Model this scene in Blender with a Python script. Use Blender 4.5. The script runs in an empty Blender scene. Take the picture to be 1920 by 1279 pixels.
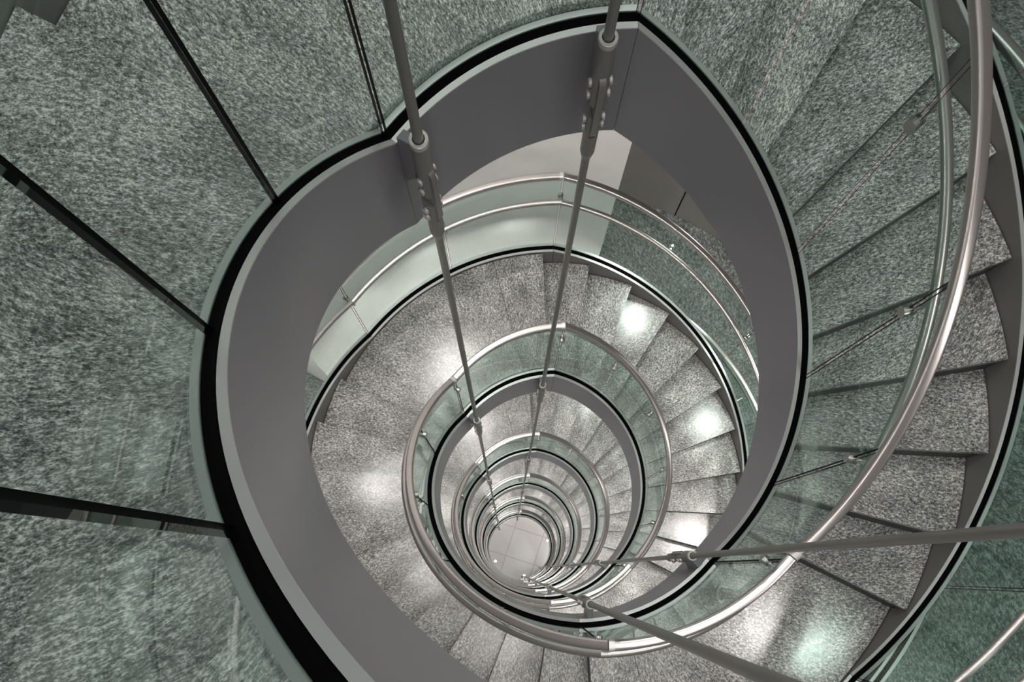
import bpy, bmesh, math, random
from math import sin, cos, radians, pi
random.seed(7)
S = 3.4                                   # storey height in metres
CX, CY = 0.1067*S, 0.1796*S               # spiral axis seen from the camera
ZC = 6.21*S                               # camera height over the ground floor
DA = 0.5548*S                             # first landing below the camera
RISE = S/22
R1, R2 = 0.2542*S, 0.5284*S               # inner and outer stringer faces
OT = 0.0134*S                             # outer stringer stands a little higher
HS = 0.1289*S
TZ = 0.0075*S
RG1, RG2 = 0.904, R2+0.038                # glass centre lines
K1, K2, K3, K4 = 140.5, 90.5, -39.5, -89.5
NOSE = 93.2
NL = 6
RW = 0.68*S
SPOT_W, SOFFIT_FILL_W, WORLD, GALLERY_FILL_W = 50., 12.5, .62, 14.
scene = bpy.context.scene
col = scene.collection

# ------------------------------------------------------------------ materials
def new_mat(name):
    m = bpy.data.materials.new(name); m.use_nodes = True
    nt = m.node_tree; nt.nodes.clear()
    out = nt.nodes.new('ShaderNodeOutputMaterial')
    return m, nt, out
def N(nt, typ, **kw):
    n = nt.nodes.new(typ)
    for k, v in kw.items():
        if k in n.inputs: n.inputs[k].default_value = v
        else: setattr(n, k, v)
    return n
def principled(name, rgb, rough=.5, metal=0., noise=0., nscale=300., spec=.5, bump=0.):
    m, nt, out = new_mat(name)
    b = N(nt, 'ShaderNodeBsdfPrincipled', Roughness=rough, Metallic=metal)
    b.inputs['Base Color'].default_value = (*rgb, 1)
    b.inputs['Specular IOR Level'].default_value = spec
    if noise or bump:
        tc = N(nt, 'ShaderNodeTexCoord')
        nz = N(nt, 'ShaderNodeTexNoise', Scale=nscale, Detail=3.)
        nt.links.new(tc.outputs['Object'], nz.inputs['Vector'])
        if noise:
            rp = N(nt, 'ShaderNodeValToRGB')
            rp.color_ramp.elements[0].position = .3; rp.color_ramp.elements[1].position = .7
            rp.color_ramp.elements[0].color = (*[c*(1-noise) for c in rgb], 1)
            rp.color_ramp.elements[1].color = (*[min(1, c*(1+noise)) for c in rgb], 1)
            nt.links.new(nz.outputs['Fac'], rp.inputs['Fac']); nt.links.new(rp.outputs['Color'], b.inputs['Base Color'])
        if bump:
            bp = N(nt, 'ShaderNodeBump', Strength=bump, Distance=.001)
            nt.links.new(nz.outputs['Fac'], bp.inputs['Height']); nt.links.new(bp.outputs['Normal'], b.inputs['Normal'])
    nt.links.new(b.outputs[0], out.inputs[0])
    return m
def stone_mat(name, dark, mid, light, rough, polar=True, fine=1., streak=3.4):
    """speckled granite whose grain is drawn out along the radius of the stair"""
    m, nt, out = new_mat(name); L = nt.links.new
    tc = N(nt, 'ShaderNodeTexCoord'); oi = N(nt, 'ShaderNodeObjectInfo')
    sp = N(nt, 'ShaderNodeSeparateXYZ'); L(tc.outputs['Object'], sp.inputs[0])
    cb = N(nt, 'ShaderNodeCombineXYZ')
    at = N(nt, 'ShaderNodeMath', operation='ARCTAN2'); L(sp.outputs[1], at.inputs[0]); L(sp.outputs[0], at.inputs[1])
    sc = N(nt, 'ShaderNodeMath', operation='MULTIPLY'); L(at.outputs[0], sc.inputs[0])
    sc.inputs[1].default_value = 1.4 if polar else 2.3
    if polar:
        vl = N(nt, 'ShaderNodeVectorMath', operation='LENGTH')
        mz = N(nt, 'ShaderNodeVectorMath', operation='MULTIPLY'); mz.inputs[1].default_value = (1, 1, 0)
        L(tc.outputs['Object'], mz.inputs[0]); L(mz.outputs[0], vl.inputs[0])
        L(vl.outputs['Value'], cb.inputs[0]); L(sc.outputs[0], cb.inputs[1]); L(sp.outputs[2], cb.inputs[2])
    else:
        L(sc.outputs[0], cb.inputs[1]); L(sp.outputs[2], cb.inputs[0])
    # wander of the grain direction
    nw = N(nt, 'ShaderNodeTexNoise', Scale=1.7, Detail=1.)
    L(cb.outputs[0], nw.inputs['Vector'])
    ws = N(nt, 'ShaderNodeVectorMath', operation='SCALE'); ws.inputs['Scale'].default_value = .12
    L(nw.outputs['Color'], ws.inputs[0])
    ad = N(nt, 'ShaderNodeVectorMath', operation='ADD'); L(cb.outputs[0], ad.inputs[0]); L(ws.outputs[0], ad.inputs[1])
    of = N(nt, 'ShaderNodeMath', operation='MULTIPLY'); of.inputs[1].default_value = 31.
    L(oi.outputs['Random'], of.inputs[0])
    ad2 = N(nt, 'ShaderNodeVectorMath', operation='ADD'); L(ad.outputs[0], ad2.inputs[0]); L(of.outputs[0], ad2.inputs[1])
    rot = N(nt, 'ShaderNodeVectorRotate', rotation_type='Z_AXIS'); L(ad2.outputs[0], rot.inputs['Vector'])
    ar = N(nt, 'ShaderNodeMapRange'); ar.inputs['To Min'].default_value = -.45; ar.inputs['To Max'].default_value = .45
    L(oi.outputs['Random'], ar.inputs['Value']); L(ar.outputs[0], rot.inputs['Angle'])
    def noise(sx, sy, detail, rgh):
        mp = N(nt, 'ShaderNodeMapping'); mp.inputs['Scale'].default_value = (sx*fine, sy*fine, sy*fine)
        L(rot.outputs[0], mp.inputs['Vector'])
        nz = N(nt, 'ShaderNodeTexNoise', Scale=1., Detail=detail, Roughness=rgh)
        L(mp.outputs[0], nz.inputs['Vector']); return nz
    a = noise(62/streak*1.3, 84, 3., .65); b2 = noise(150/streak*1.5, 190, 2., .6); c = noise(3, 4.5, 2., .5)
    m1 = N(nt, 'ShaderNodeMath', operation='MULTIPLY_ADD'); L(b2.outputs['Fac'], m1.inputs[0]); m1.inputs[1].default_value = .45; 
    m0 = N(nt, 'ShaderNodeMath', operation='MULTIPLY'); L(a.outputs['Fac'], m0.inputs[0]); m0.inputs[1].default_value = .6
    L(m0.outputs[0], m1.inputs[2])
    m2 = N(nt, 'ShaderNodeMath', operation='MULTIPLY_ADD'); L(c.outputs['Fac'], m2.inputs[0]); m2.inputs[1].default_value = .16; L(m1.outputs[0], m2.inputs[2])
    rp = N(nt, 'ShaderNodeValToRGB'); e = rp.color_ramp.elements
    e[0].position = .48; e[0].color = (*dark, 1)
    e[1].position = .76; e[1].color = (*light, 1)
    x = e.new(.61); x.color = (*mid, 1)
    L(m2.outputs[0], rp.inputs['Fac'])
    bs = N(nt, 'ShaderNodeBsdfPrincipled', Roughness=rough)
    bs.inputs['Specular IOR Level'].default_value = .5
    L(rp.outputs['Color'], bs.inputs['Base Color'])
    bp = N(nt, 'ShaderNodeBump', Strength=.25, Distance=.002)
    L(m1.outputs[0], bp.inputs['Height']); L(bp.outputs['Normal'], bs.inputs['Normal'])
    L(bs.outputs[0], out.inputs[0])
    return m
def glass_mat(name, tint):
    m, nt, out = new_mat(name); L = nt.links.new
    tr = N(nt, 'ShaderNodeBsdfTransparent'); tr.inputs[0].default_value = (*tint, 1)
    gl = N(nt, 'ShaderNodeBsdfGlossy', Roughness=.01); gl.inputs[0].default_value = (.92, 1, .97, 1)
    lw = N(nt, 'ShaderNodeLayerWeight', Blend=.5)
    pw = N(nt, 'ShaderNodeMath', operation='POWER'); pw.inputs[1].default_value = 5.; L(lw.outputs['Facing'], pw.inputs[0])
    ma = N(nt, 'ShaderNodeMath', operation='MULTIPLY_ADD'); ma.inputs[1].default_value = .9; ma.inputs[2].default_value = .02
    L(pw.outputs[0], ma.inputs[0])
    mx = N(nt, 'ShaderNodeMixShader'); L(ma.outputs[0], mx.inputs[0]); L(tr.outputs[0], mx.inputs[1]); L(gl.outputs[0], mx.inputs[2])
    L(mx.outputs[0], out.inputs[0]); return m
M = {}
M['stone'] = stone_mat('granite', (.035, .035, .033), (.20, .197, .19), (.67, .66, .64), .2, fine=1.5, streak=2.0)
M['stone_wall'] = stone_mat('granite_wall', (.035, .038, .037), (.15, .165, .16), (.42, .44, .43), .4, fine=1.0, streak=2.5)
M['paint'] = principled('stringer_paint', (.208, .202, .222), .33, .3, noise=.04, nscale=500)
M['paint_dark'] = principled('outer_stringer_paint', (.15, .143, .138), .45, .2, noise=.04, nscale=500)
M['alu'] = principled('aluminium_edge', (.56, .56, .56), .38, .55)
M['black'] = principled('black_gasket', (.002, .002, .002), .8, 0., spec=.03)
M['steel'] = principled('brushed_steel', (.54, .52, .505), .31, .95)
M['rod'] = principled('rod_steel', (.21, .205, .195), .4, .55)
M['collar'] = principled('collar_steel', (.40, .395, .375), .35, .4)
M['glass'] = glass_mat('balustrade_glass', (.874, .943, .918))
M['glass_edge'] = principled('glass_edge', (.002, .006, .004), .5, 0., spec=.1)
M['white'] = principled('white_plaster', (.90, .86, .85), .6, 0., noise=.02, nscale=8)
M['soffit'] = principled('soffit_grey', (.30, .30, .30), .6)
M['panel'] = principled('grey_panel', (.2, .188, .178), .5)
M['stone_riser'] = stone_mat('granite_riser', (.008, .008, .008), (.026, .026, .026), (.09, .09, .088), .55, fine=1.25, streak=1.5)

# ------------------------------------------------------------------ helpers
def zin(az):
    """top of the inner stringer, first turn, for az running 270.5 -> -89.5"""
    if az > K1: return -DA + S*.5*(az-K1)/(K4+360-K1)
    if az > K2: return -DA
    if az > K3: return -DA - S*.5*(K2-az)/(K2-K3)
    return -DA - S*.5
def link(o, parent=None):
    col.objects.link(o)
    if parent is not None: o.parent = parent
    return o
def mesh_obj(name, bm, mats, parent=None, smooth=None, loc=None):
    bmesh.ops.recalc_face_normals(bm, faces=bm.faces)
    me = bpy.data.meshes.new(name)
    if smooth is not None:
        for f in bm.faces: f.smooth = True
        for e in bm.edges:
            if len(e.link_faces) == 2 and e.calc_face_angle(0) > radians(smooth): e.smooth = False
            elif len(e.link_faces) != 2: e.smooth = False
    bm.to_mesh(me); bm.free()
    for m in (mats if isinstance(mats, (list, tuple)) else [mats]): me.materials.append(m)
    o = bpy.data.objects.new(name, me)
    if loc: o.location = loc
    return link(o, parent)
def thing(name, label, cat, loc, group=None):
    o = bpy.data.objects.new(name, None); o.empty_display_size = .1; o.location = loc
    o['label'] = label; o['category'] = cat
    if group: o['group'] = group
    return link(o)
def frange(a, b, step):
    n = max(1, int(round(abs(b-a)/step)))
    return [a+(b-a)*i/n for i in range(n+1)]
def sweep(bm, loop, azs, zf, mfun=None):
    """closed (r, z) loop carried round the axis; zf gives the height"""
    rings = []
    for a in azs:
        c, s, z0 = cos(radians(a)), sin(radians(a)), zf(a)
        rings.append([bm.verts.new((r*c, r*s, z0+z)) for r, z in loop])
    n = len(loop)
    for i in range(len(rings)-1):
        for j in range(n):
            f = bm.faces.new((rings[i][j], rings[i][(j+1) % n], rings[i+1][(j+1) % n], rings[i+1][j]))
            if mfun: f.material_index = mfun(j)
    for rg in (rings[0], rings[-1]):
        f = bm.faces.new(rg)
        if mfun: f.material_index = mfun(-1)
def rect(r0, r1, z0, z1): return [(r0, z0), (r1, z0), (r1, z1), (r0, z1)]
def rrect(rc, zc, w, h, rad, seg=4):
    pts = []
    for sx, sz, a0 in ((1, -1, -90), (1, 1, 0), (-1, 1, 90), (-1, -1, 180)):
        for i in range(seg+1):
            a = radians(a0+90*i/seg)
            pts.append((rc+sx*(w/2-rad)+rad*cos(a), zc+sz*(h/2-rad)+rad*sin(a)))
    return pts
def circ(rc, zc, rad, n=14): return [(rc+rad*cos(2*pi*i/n), zc+rad*sin(2*pi*i/n)) for i in range(n)]
def cyl(bm, p0, p1, r0, r1=None, n=20, mi=0):
    import mathutils
    r1 = r0 if r1 is None else r1
    p0, p1 = mathutils.Vector(p0), mathutils.Vector(p1); d = (p1-p0).normalized()
    u = d.orthogonal().normalized(); v = d.cross(u)
    A = [bm.verts.new(p0+r0*(u*cos(2*pi*i/n)+v*sin(2*pi*i/n))) for i in range(n)]
    B = [bm.verts.new(p1+r1*(u*cos(2*pi*i/n)+v*sin(2*pi*i/n))) for i in range(n)]
    for i in range(n): bm.faces.new((A[i], A[(i+1) % n], B[(i+1) % n], B[i])).material_index = mi
    bm.faces.new(A).material_index = mi; bm.faces.new(B).material_index = mi
def prism(bm, pts, axis_o, ax, ay, az_, t):
    """2-D outline pts in the ax/az_ plane, extruded +-t/2 along ay"""
    import mathutils
    o = mathutils.Vector(axis_o); X, Y, Z = mathutils.Vector(ax), mathutils.Vector(ay), mathutils.Vector(az_)
    A = [bm.verts.new(o+X*x+Z*z-Y*t/2) for x, z in pts]; B = [bm.verts.new(o+X*x+Z*z+Y*t/2) for x, z in pts]
    n = len(pts)
    for i in range(n): bm.faces.new((A[i], A[(i+1) % n], B[(i+1) % n], B[i]))
    bm.faces.new(A); bm.faces.new(B)
def copy_tree(o, parent=None):
    c = o.copy(); col.objects.link(c)
    if parent is not None: c.parent = parent
    for ch in o.children: copy_tree(ch, c)
    return c

# ------------------------------------------------------------------ stair pieces, first turn
Z = ZC
TURN = ['top', 'second', 'third', 'fourth', 'fifth', 'sixth']
SEG = {  # key: (az_start, az_end, words)
 'L': (270.5, K1, 'left-hand flight'), 'A': (K1, K2, 'far landing'),
 'R': (K2, K3, 'right-hand flight'), 'B': (K3, K4, 'near landing')}
BASE = {'L': zin(140.5), 'A': -DA, 'R': -DA-S*.5, 'B': -DA-S*.5}

def stringer(parent, azs, zf, z0, inner):
    if inner:
        r0, r1, f0, f1, top, pm = R1, R1+.064, .018, .047, 0., M['paint']
    else:
        r0, r1, f0, f1, top, pm = R2, R2+.064, .016, .045, OT, M['paint_dark']
    h = lambda a: zf(a)-z0+top
    bm = bmesh.new(); sweep(bm, rect(r0, r1, -HS-top, -.03), azs, h)
    for a0, a1 in ((r0, r0+f0-.001), (r0+f1+.001, r1)): sweep(bm, rect(a0, a1, -.03, -.004), azs, h)
    st = mesh_obj('inner_stringer' if inner else 'outer_stringer', bm, pm, parent, 30)
    for a0, a1 in ((r0, r0+f0), (r0+f1, r1)):
        bm = bmesh.new(); sweep(bm, rect(a0, a1, -.004, 0), azs, h)
        o = mesh_obj('edge_strip', bm, M['alu'], st, 30); o['label'] = 'pale aluminium edge strip'
    bm = bmesh.new(); sweep(bm, rect(r0+f0, r0+f1, -.03, -.006), azs, h)
    o = mesh_obj('gasket', bm, M['black'], st, 30); o['label'] = 'black rubber glazing gasket'
    return st
_tread_me = {}
def slab(parent, nose, span, z, name, riser=True):
    """stone slab whose nosing is at az = nose, and the riser below it"""
    key = (span, riser)
    ri, ro = R1+.066, R2-.003
    if key not in _tread_me:
        bm = bmesh.new()
        sweep(bm, rrect((ri+ro)/2, -.017, ro-ri, .034, .003, 1), frange(0, span, 2.), lambda a: 0)
        _tread_me[key] = bm
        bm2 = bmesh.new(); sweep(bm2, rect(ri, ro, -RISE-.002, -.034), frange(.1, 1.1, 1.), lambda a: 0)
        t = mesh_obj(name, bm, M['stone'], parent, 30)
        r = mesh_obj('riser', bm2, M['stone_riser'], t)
        _tread_me[key] = (t.data, r.data)
    else:
        t = link(bpy.data.objects.new(name, _tread_me[key][0]), parent)
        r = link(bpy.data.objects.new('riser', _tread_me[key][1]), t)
    t.rotation_euler.z = radians(nose); t.location.z = z
    return t
def flight(key):
    a0, a1, words = SEG[key]; z0 = BASE[key]
    e = thing('stair_flight', '', 'staircase', (0, 0, Z+z0), 'granite stair flights of the spiral')
    azs = frange(a0-.05, a1+.05, 2.)
    stringer(e, azs, zin, z0, True); stringer(e, azs, zin, z0, False)
    first, zt = (NOSE, -DA) if key == 'R' else (NOSE+180, -DA+S*.5)
    for k in range(1, 11):
        slab(e, first-12*k, 12.9, zt-k*RISE+(TZ-.002*S if key == 'R' else -.003*S)-z0, 'tread')
    bm = bmesh.new(); sweep(bm, rect(R1+.064, R2, -HS+.01, -HS+.03), azs, lambda a: zin(a)-z0)
    mesh_obj('soffit', bm, M['soffit'], e, 30)
    return e
def landing(key):
    a0, a1, words = SEG[key]; z0 = BASE[key]
    e = thing('stair_landing', '', 'landing', (0, 0, Z+z0), 'granite landings of the spiral')
    azs = frange(a0-.05, a1+.05, 2.)
    stringer(e, azs, zin, z0, True); stringer(e, azs, zin, z0, False)
    n = NOSE if key == 'A' else NOSE-180
    slab(e, n, 12., TZ, 'landing_slab')
    bm = bmesh.new(); ri, ro = R1+.066, R2-.003
    sweep(bm, rrect((ri+ro)/2, -.017, ro-ri, .034, .003, 1), frange(0, 48.7, 2.), lambda a: 0)
    t = mesh_obj('landing_slab', bm, M['stone'], e, 30); t.rotation_euler.z = radians(n+12.1); t.location.z = TZ
    bm = bmesh.new(); sweep(bm, rect(R1+.064, R2, -HS+.01, -HS+.03), azs, lambda a: zin(a)-z0)
    mesh_obj('soffit', bm, M['soffit'], e, 30)
    return e
def balustrade(key, inner):
    a0, a1, words = SEG[key]; z0 = BASE[key]
    e = thing('glass_balustrade', '', 'railing', (0, 0, Z+z0), 'glass balustrades of the spiral')
    rg, rc, rt = (RG1, .8900, .9466) if inner else (RG2, RG2-.004, RG2-.062)
    top = 0. if inner else OT
    zc = .2987*S if inner else .290*S
    ztb = .2385*S if inner else .233*S
    h = lambda a: zin(a)-z0
    npan = 5 if key in 'LR' else (1 if inner else 2)
    gap = math.degrees(.006/rg)
    joints = [a0+(a1-a0)*i/npan for i in range(npan+1)]
    for i in range(npan):
        bm = bmesh.new()
        sweep(bm, rect(rg-.006, rg+.006, top-.008, zc-.012), frange(joints[i]-gap, joints[i+1]+gap, 2.), h,
              lambda j: 0 if j in (1, 3) else 1)
        o = mesh_obj('glass_panel', bm, [M['glass'], M['glass_edge']], e, 30); o['label'] = 'green-tinted clear glass pane'
    bm = bmesh.new(); sweep(bm, rrect(rc, zc, .041, .040, .012), frange(a0-.12, a1+.12, 2.), h)
    tr = mesh_obj('top_rail', bm, M['steel'], e, 40)
    sl = math.degrees(.022/rc)
    bm = bmesh.new(); sweep(bm, rrect(rc, zc, .044, .043, .013), [a1+.12+sl, a1+.12], h)
    mesh_obj('rail_sleeve', bm, M['alu'], tr, 40)
    bm = bmesh.new(); sweep(bm, circ(rt, ztb, .0175), frange(a0, a1, 2.), h)
    mesh_obj('handrail', bm, M['steel'], e, 50)
    sgn = 1 if inner else -1
    for a in joints[1:] if key in 'LR' else joints[1:]:
        ar = radians(a); c, s = cos(ar), sin(ar); zb = h(a)+ztb-.060
        bm = bmesh.new()
        P = lambda r, z: (r*c, r*s, z)
        cyl(bm, P(rg-sgn*.024, zb), P(rg-sgn*.0065, zb), .019, n=18)
        cyl(bm, P(rg-sgn*.008, zb), P(rg+sgn*.016, zb), .011, n=12)
        cyl(bm, P(rg+sgn*.007, zb), P(rg+sgn*.015, zb), .017, n=18)
        cyl(bm, P(rg+sgn*.014, zb), P(rt, zb+.006), .0065, n=10)
        cyl(bm, P(rt, zb+.002), P(rt, zb+.042), .0075, n=10)
        mesh_obj('handrail_bracket', bm, M['steel'], e, 40)
    return e
FZ = -1.03*S                                      # building floor of the first storey, below the camera
RF = 1.875
def gallery_rail():
    """straight-topped balustrade on the floor edge that rings the stair"""
    e = thing('glass_balustrade', '', 'railing', (0, 0, Z+FZ), 'glass balustrades of the spiral')
    h = lambda a: 0.
    A0, A1 = 77.4, -46.
    azs = frange(A0, A1, 2.)
    bm = bmesh.new(); sweep(bm, rect(RF, RF+.064, -.20, -.03), azs, h)
    for a0, a1 in ((RF, RF+.016), (RF+.046, RF+.064)): sweep(bm, rect(a0, a1, -.03, -.004), azs, h)
    st = mesh_obj('base_channel', bm, M['paint_dark'], e, 30)
    for a0, a1 in ((RF, RF+.017), (RF+.045, RF+.064)):
        bm = bmesh.new(); sweep(bm, rect(a0, a1, -.004, 0), azs, h)
        o = mesh_obj('edge_strip', bm, M['alu'], st, 30); o['label'] = 'pale aluminium edge strip'
    bm = bmesh.new(); sweep(bm, rect(RF+.017, RF+.045, -.03, -.006), azs, h)
    o = mesh_obj('gasket', bm, M['black'], st, 30); o['label'] = 'black rubber glazing gasket'
    rg, zc, ztb = RF+.036, .2987*S, .2385*S
    joints = [A0+(A1-A0)*i/5 for i in range(6)]; gap = math.degrees(.006/rg)
    for i in range(5):
        bm = bmesh.new()
        sweep(bm, rect(rg-.006, rg+.006, -.008, zc-.012), frange(joints[i]-gap, joints[i+1]+gap, 2.), h, lambda j: 0 if j in (1, 3) else 1)
        o = mesh_obj('glass_panel', bm, [M['glass'], M['glass_edge']], e, 30); o['label'] = 'green-tinted clear glass pane'
    bm = bmesh.new(); sweep(bm, rrect(rg-.003, zc, .041, .040, .012), azs, h)
    mesh_obj('top_rail', bm, M['steel'], e, 40)
    rt = rg+.058
    bm = bmesh.new(); sweep(bm, circ(rt, ztb, .0175), azs, h)
    mesh_obj('handrail', bm, M['steel'], e, 50)
    for a in joints[1:-1]:
        ar = radians(a); c, s_ = cos(ar), sin(ar); zb = ztb-.060
        P = lambda r, z: (r*c, r*s_, z)
        bm = bmesh.new()
        cyl(bm, P(rg-.024, zb), P(rg-.0065, zb), .019, n=18)
        cyl(bm, P(rg-.008, zb), P(rg+.016, zb), .011, n=12)
        cyl(bm, P(rg+.014, zb), P(rt, zb+.006), .0065, n=10)
        cyl(bm, P(rt, zb+.002), P(rt, zb+.042), .0075, n=10)
        mesh_obj('handrail_bracket', bm, M['steel'], e, 40)
    return e
RR = 0.2317*S
ROD_AZ = [139.18, 97.26, -43.19, -85.78]
def tie_rod(j):
    az = radians(ROD_AZ[j]); zt = -DA+.0226*S-(S*.5 if j > 1 else 0)
    fl = .153*S                                     # length of the fork assembly
    e = thing('tie_rod', '', 'suspension rod', (RR*cos(az), RR*sin(az), Z+zt-fl), 'steel tie rods hanging down the stairwell')
    e.rotation_euler.z = az
    up = 1.0*S                                      # the next fork above
    bm = bmesh.new(); cyl(bm, (0, 0, fl-.01), (0, 0, up+.002), .0142, n=20)
    mesh_obj('rod', bm, M['rod'], e, 40)
    bm = bmesh.new()
    n = 28
    # collar cup with a hollow top
    prof = [(.0150, fl-.012), (.0165, fl-.003), (.0175, fl), (.0250, fl), (.0268, fl-.002), (.0268, fl-.016), (.015, fl-.016)]
    rings = [[bm.verts.new((r*cos(2*pi*i/n), r*sin(2*pi*i/n), z)) for i in range(n)] for r, z in prof]
    for q in range(len(rings)):
        A, B = rings[q], rings[(q+1) % len(rings)]
        for i in range(n): bm.faces.new((A[i], A[(i+1) % n], B[(i+1) % n], B[i]))
    mesh_obj('collar', bm, M['collar'], e, 40)
    # upper clevis: solid barrel then two cheeks with a slot between (slot faces along the tangent)
    def barrel(bm, z0, z1, r, side=None, slot=.0, n=24):
        pts = []
        if side is None: pts = [(r*cos(2*pi*i/n), r*sin(2*pi*i/n)) for i in range(n)]
        else:
            a0 = math.acos(slot/r)
            for i in range(13):
                a = -a0+2*a0*i/12; pts.append((r*sin(a), side*r*cos(a)))
        A = [bm.verts.new((x, y, z0)) for x, y in pts]; B = [bm.verts.new((x, y, z1)) for x, y in pts]
        k = len(pts)
        for i in range(k): bm.faces.new((A[i], A[(i+1) % k], B[(i+1) % k], B[i]))
        bm.faces.new(A); bm.faces.new(B)
    z_up = [fl-.016, fl-.12, fl-.245]               # barrel top, slot top, cheek bottom
    bm = bmesh.new()
    barrel(bm, z_up[1], z_up[0], .0262)
    for sd in (1, -1): barrel(bm, z_up[2], z_up[1], .0262, sd, .010)
    mesh_obj('upper_clevis', bm, M['rod'], e, 35)
    bm = bmesh.new()
    cyl(bm, (0, 0, 0), (0, 0, .035), .0165, .0245, n=24)
    barrel(bm, .035, .13, .0245)
    for sd in (1, -1): barrel(bm, .13, .225, .0245, sd, .010)
    mesh_obj('lower_clevis', bm, M['rod'], e, 35)
    def stadium(w, za, zb, n=8):
        pts = [(w*cos(pi+pi*i/n), za+w*sin(pi+pi*i/n)) for i in range(n+1)]
        return pts+[(w*cos(pi*i/n), zb+w*sin(pi*i/n)) for i in range(n+1)]
    bm = bmesh.new(); prism(bm, stadium(.034, .165, fl-.150), (0, 0, 0), (1, 0, 0), (0, 1, 0), (0, 0, 1), .0185)
    mesh_obj('link_plate', bm, M['rod'], e, 35)
    for zp in (.165, .20, fl-.215, fl-.165):
        bm = bmesh.new(); cyl(bm, (0, -.031, zp), (0, .031, zp), .0085, n=14)
        for sd in (1, -1): cyl(bm, (0, sd*.0255, zp), (0, sd*.034, zp), .0125, n=14)
        mesh_obj('pin', bm, M['collar'], e, 40)
    bm = bmesh.new()                                # lug that ties the fork to the landing stringer
    g = R1-RR
    x0, x1 = .018, g-.002
    prism(bm, [(x0, fl-.12), (x0, fl-.03), (x1, fl-.055), (x1, fl-.26), (x0+.012, fl-.20)], (0, 0, 0), (1, 0, 0), (0, 1, 0), (0, 0, 1), .030)
    mesh_obj('lug_plate', bm, M['paint'], e)
    return e

protos = []
for key in 'LARB':
    o = flight(key) if key in 'LR' else landing(key)
    kind = 'granite stair' if key in 'LR' else 'granite stair landing'
    protos.append((o, lambda t, key=key: {
        'L': f'curved granite stair flight descending the left side, {t} turn from the camera',
        'R': f'curved granite stair flight descending the right side, {t} turn from the camera',
        'A': f'granite landing at the far side of the well, {t} turn from the camera',
        'B': f'granite landing at the near right side of the well, {t} turn from the camera'}[key]))
    for inner in (True, False):
        if key == 'L' and False: continue
        o = balustrade(key, inner)
        side = 'well side' if inner else 'outer side'
        protos.append((o, lambda t, key=key, side=side: {
            'L': f'glass balustrade on the {side} of the left flight, {t} turn from the camera',
            'R': f'glass balustrade on the {side} of the right flight, {t} turn from the camera',
            'A': f'glass balustrade on the {side} of the far landing, {t} turn from the camera',
            'B': f'glass balustrade on the {side} of the near landing, {t} turn from the camera'}[key]))
RODW = ['far left of the well', 'far right of the well', 'right edge of the well', 'near edge of the well']
protos.append((gallery_rail(), lambda t: f'level glass balustrade on the stone floor edge outside the right flight, {t} turn down'))
for j in range(4):
    protos.append((tie_rod(j), lambda t, j=j: f'grey steel tie rod and fork at the {RODW[j]}, {t} turn down'))
for o, lab in protos:
    for k in range(NL):
        c = o if k == 0 else copy_tree(o)
        if k: c.location.z = o.location.z-k*S
        c['label'] = lab(TURN[k])

# ------------------------------------------------------------------ setting
def struct(name, bm, m, smooth=None):
    o = mesh_obj(name, bm, m, None, smooth); o['kind'] = 'structure'; return o
TOPZ = ZC+.9*S
def shell(bm, r, t, a0, a1, z0, z1):
    sweep(bm, rect(r, r+t, z0, z1), frange(a0, a1, 2.), lambda a: 0)
RO = .94*S
bm = bmesh.new(); shell(bm, RO, .12, 0, 358.0, 0, TOPZ); shell(bm, RO, .12, 358.05, 359.95, 0, TOPZ)
struct('wall_outer', bm, M['panel'], 30)
bm = bmesh.new(); sweep(bm, rect(RW, RO-.004, 0, TOPZ), frange(78.2, 150, 2.), lambda a: 0)
struct('wall_far', bm, M['white'], 30)
for k in range(NL-1):                             # the storeys the stair passes: stone floors round the stairwell
    bm = bmesh.new(); sweep(bm, rect(RF+.066, RO-.004, -.28, 0), frange(150.1, 360+78.1, 2.), lambda a: 0)
    o = struct('floor', bm, M['stone_wall'], 30); o.location.z = ZC+FZ-k*S
bm = bmesh.new(); sweep(bm, rect(RO-.006, RO-.0005, 0, TOPZ), [65.9, 66.1], lambda a: 0)
struct('trim_1', bm, M['black'])                 # dark joint between two grey wall panels
m, nt, out = new_mat('pale_floor'); L = nt.links.new
tc = N(nt, 'ShaderNodeTexCoord'); bk = N(nt, 'ShaderNodeTexBrick', Scale=1.)
bk.offset = 0.; bk.inputs['Brick Width'].default_value = .9; bk.inputs['Row Height'].default_value = .9; bk.inputs['Mortar Size'].default_value = .012
bk.inputs['Color1'].default_value = (.36, .355, .35, 1); bk.inputs['Color2'].default_value = (.34, .335, .33, 1); bk.inputs['Mortar'].default_value = (.25, .245, .24, 1)
mp = N(nt, 'ShaderNodeMapping'); mp.inputs['Rotation'].default_value = (0, 0, radians(18)); mp.inputs['Location'].default_value = (.35, .3, 0)
L(tc.outputs['Object'], mp.inputs[0]); L(mp.outputs[0], bk.inputs['Vector'])
bs = N(nt, 'ShaderNodeBsdfPrincipled', Roughness=.3); L(bk.outputs['Color'], bs.inputs['Base Color']); L(bs.outputs[0], out.inputs[0])
bm = bmesh.new()
vs = [bm.verts.new(((RO+.12)*cos(2*pi*i/90), (RO+.12)*sin(2*pi*i/90), z)) for z in (-.1, 0) for i in range(90)]
bm.faces.new(vs[:90]); bm.faces.new(vs[90:])
for i in range(90): bm.faces.new((vs[i], vs[(i+1) % 90], vs[90+(i+1) % 90], vs[90+i]))
struct('floor', bm, m)
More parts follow.
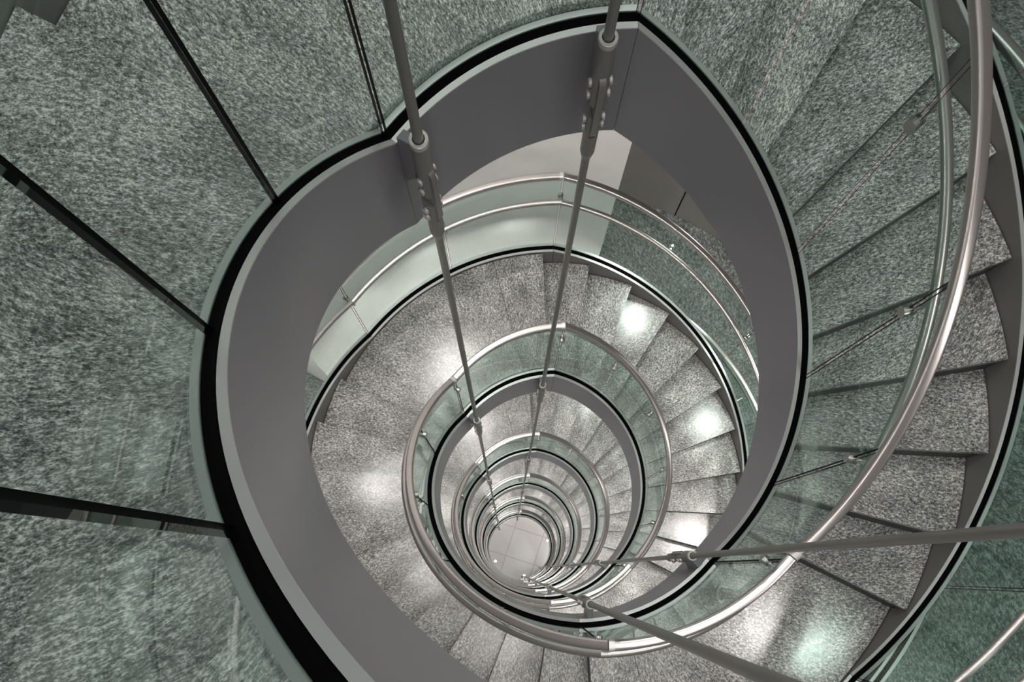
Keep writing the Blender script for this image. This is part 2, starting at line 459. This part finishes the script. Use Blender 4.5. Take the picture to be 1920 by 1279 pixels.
# small bright spots round the rim of the floor
em, nt, out = new_mat('lamp_lens'); e_ = N(nt, 'ShaderNodeEmission', Strength=60.); e_.inputs[0].default_value = (1, .97, .92, 1)
nt.links.new(e_.outputs[0], out.inputs[0])
for (az, w) in ((18, 'right'), (205, 'left'), (-80, 'near')):
    r = {'right': .262*S, 'left': R1-.05, 'near': R1-.07}[w]
    t = thing('floor_uplight', f'tiny bright floor light at the {w} edge of the pale floor disc', 'light', (r*cos(radians(az)), r*sin(radians(az)), 0), 'floor lights round the ground floor')
    bm = bmesh.new(); cyl(bm, (0, 0, 0), (0, 0, .03), .04, n=20); mesh_obj('housing', bm, M['steel'], t, 40)
    bm = bmesh.new(); cyl(bm, (0, 0, .03), (0, 0, .034), .03, n=20); mesh_obj('lens', bm, em, t, 40)

# ------------------------------------------------------------------ light
import mathutils
def spot(loc, at, energy, size, ang=60, colr=(1, .96, .92)):
    l = bpy.data.lights.new('wall_spot', 'SPOT'); l.energy = energy; l.shadow_soft_size = size; l.color = colr
    l.spot_size = radians(ang); l.spot_blend = .8
    o = bpy.data.objects.new('wall_spot', l); o.location = loc; col.objects.link(o)
    o.rotation_euler = (mathutils.Vector(at)-mathutils.Vector(loc)).to_track_quat('-Z', 'Y').to_euler()
def fill_downlight(az, r, z, energy, rad=.14, colr=(1, .935, .895)):  # downward area light added as fill, without a fitting
    l = bpy.data.lights.new('fill_light', 'AREA'); l.shape = 'DISK'; l.size = rad*2; l.energy = energy; l.color = colr
    o = bpy.data.objects.new('fill_light', l); o.location = (r*cos(radians(az)), r*sin(radians(az)), z); col.objects.link(o)
def mirror_lamp(px, py, d, r_to):
    """lamp on the ring r_to that the polished tread at depth d mirrors towards the camera"""
    P = ((px-952.05)/1300*d*S, (1068.63-py)/1300*d*S)
    s = 0.
    while s < .95:
        x, y = P[0]*(1+s)-CX, P[1]*(1+s)-CY
        if math.hypot(x, y) > r_to: break
        s += .005
    return (x, y, ZC-d*S*(1-s)), (P[0]-CX, P[1]-CY, ZC-d*S)
SPOTS = [(1490, 1200, 1.047, 0, 4.2), (1320, 800, 1.845, 1, 1.2), (1290, 1010, 1.99, 1, 2.6), (1195, 585, 1.66, 1, 1.), (690, 895, 1.35, 1, .75), (850, 690, 1.547, 1, 2.)]
for px, py, d, lv, gain in SPOTS:
    (x, y, z), at = mirror_lamp(px, py, d, (.50 if px == 690 else .62)*S)
    for k in range(lv, 6):
        dz = -(k-lv)*S
        if .3 < z+dz < ZC+.6*S: spot((x, y, z+dz), (at[0], at[1], at[2]+dz), SPOT_W*gain, .045, 26 if lv == 0 else 60)
TOPW = {250: .75, 205: .65, 165: .6, 116: 1.35, 70: 1.9, 25: .6, -15: .36, -65: .48}   # added fill floating above the camera, where no turn is built
TOPR = {116: .2, 70: .18}
for k in range(-1, 6):
    for az in (250, 205, 165, 116, 70, 25, -15, -65):
        a = az if az >= -89 else az+360
        z = ZC+zin(a)-k*S-HS-.03
        if z > .3: fill_downlight(az, .40*S, z, SOFFIT_FILL_W*(TOPW[az] if k < 0 else .9 if k == 5 else 1.), TOPR.get(az, .5) if k < 0 else .14)  # unseen fill added below each soffit to light the treads beneath
    if k < 5:
        for az in (98, 116, 134): fill_downlight(az, .61*S, ZC-DA-k*S-HS, .9, .12)  # fill added to brighten the white wall
    if k < 5:
        for az in (55, 15, -30, 175, 220, 265):
            if (k < 0 and az in (55, 175, 220)) or (k == 0 and az in (55, 15, 175, 220)): continue
            fill_downlight(az, .76*S, ZC+FZ-k*S+.70*S, GALLERY_FILL_W*(.7 if k < 0 else 1), .16)  # fill added over the stone floors round the stair
w = bpy.data.worlds.new('World'); scene.world = w; w.use_nodes = True
w.node_tree.nodes['Background'].inputs[0].default_value = (.82, .92, 1., 1)
w.node_tree.nodes['Background'].inputs[1].default_value = WORLD

# ------------------------------------------------------------------ camera and view
cd = bpy.data.cameras.new('Camera'); cam = bpy.data.objects.new('Camera', cd); col.objects.link(cam)
cam.location = (-CX, -CY, ZC); cam.rotation_euler = (0, 0, 0)
cd.sensor_width = 36; cd.lens = 1300/1920*36; cd.clip_start = .02; cd.clip_end = 100
cd.shift_x = (960-952.05)/1920; cd.shift_y = (1068.63-639.5)/1920
scene.camera = cam
scene.view_settings.view_transform = 'Standard'; scene.view_settings.look = 'None'
scene.view_settings.exposure = 0.; scene.view_settings.gamma = 1; scene.view_settings.use_curve_mapping = False
cy = scene.cycles
cy.max_bounces = 10; cy.transparent_max_bounces = 40; cy.diffuse_bounces = 5; cy.glossy_bounces = 5
cy.sample_clamp_indirect = 6.; cy.use_denoising = True
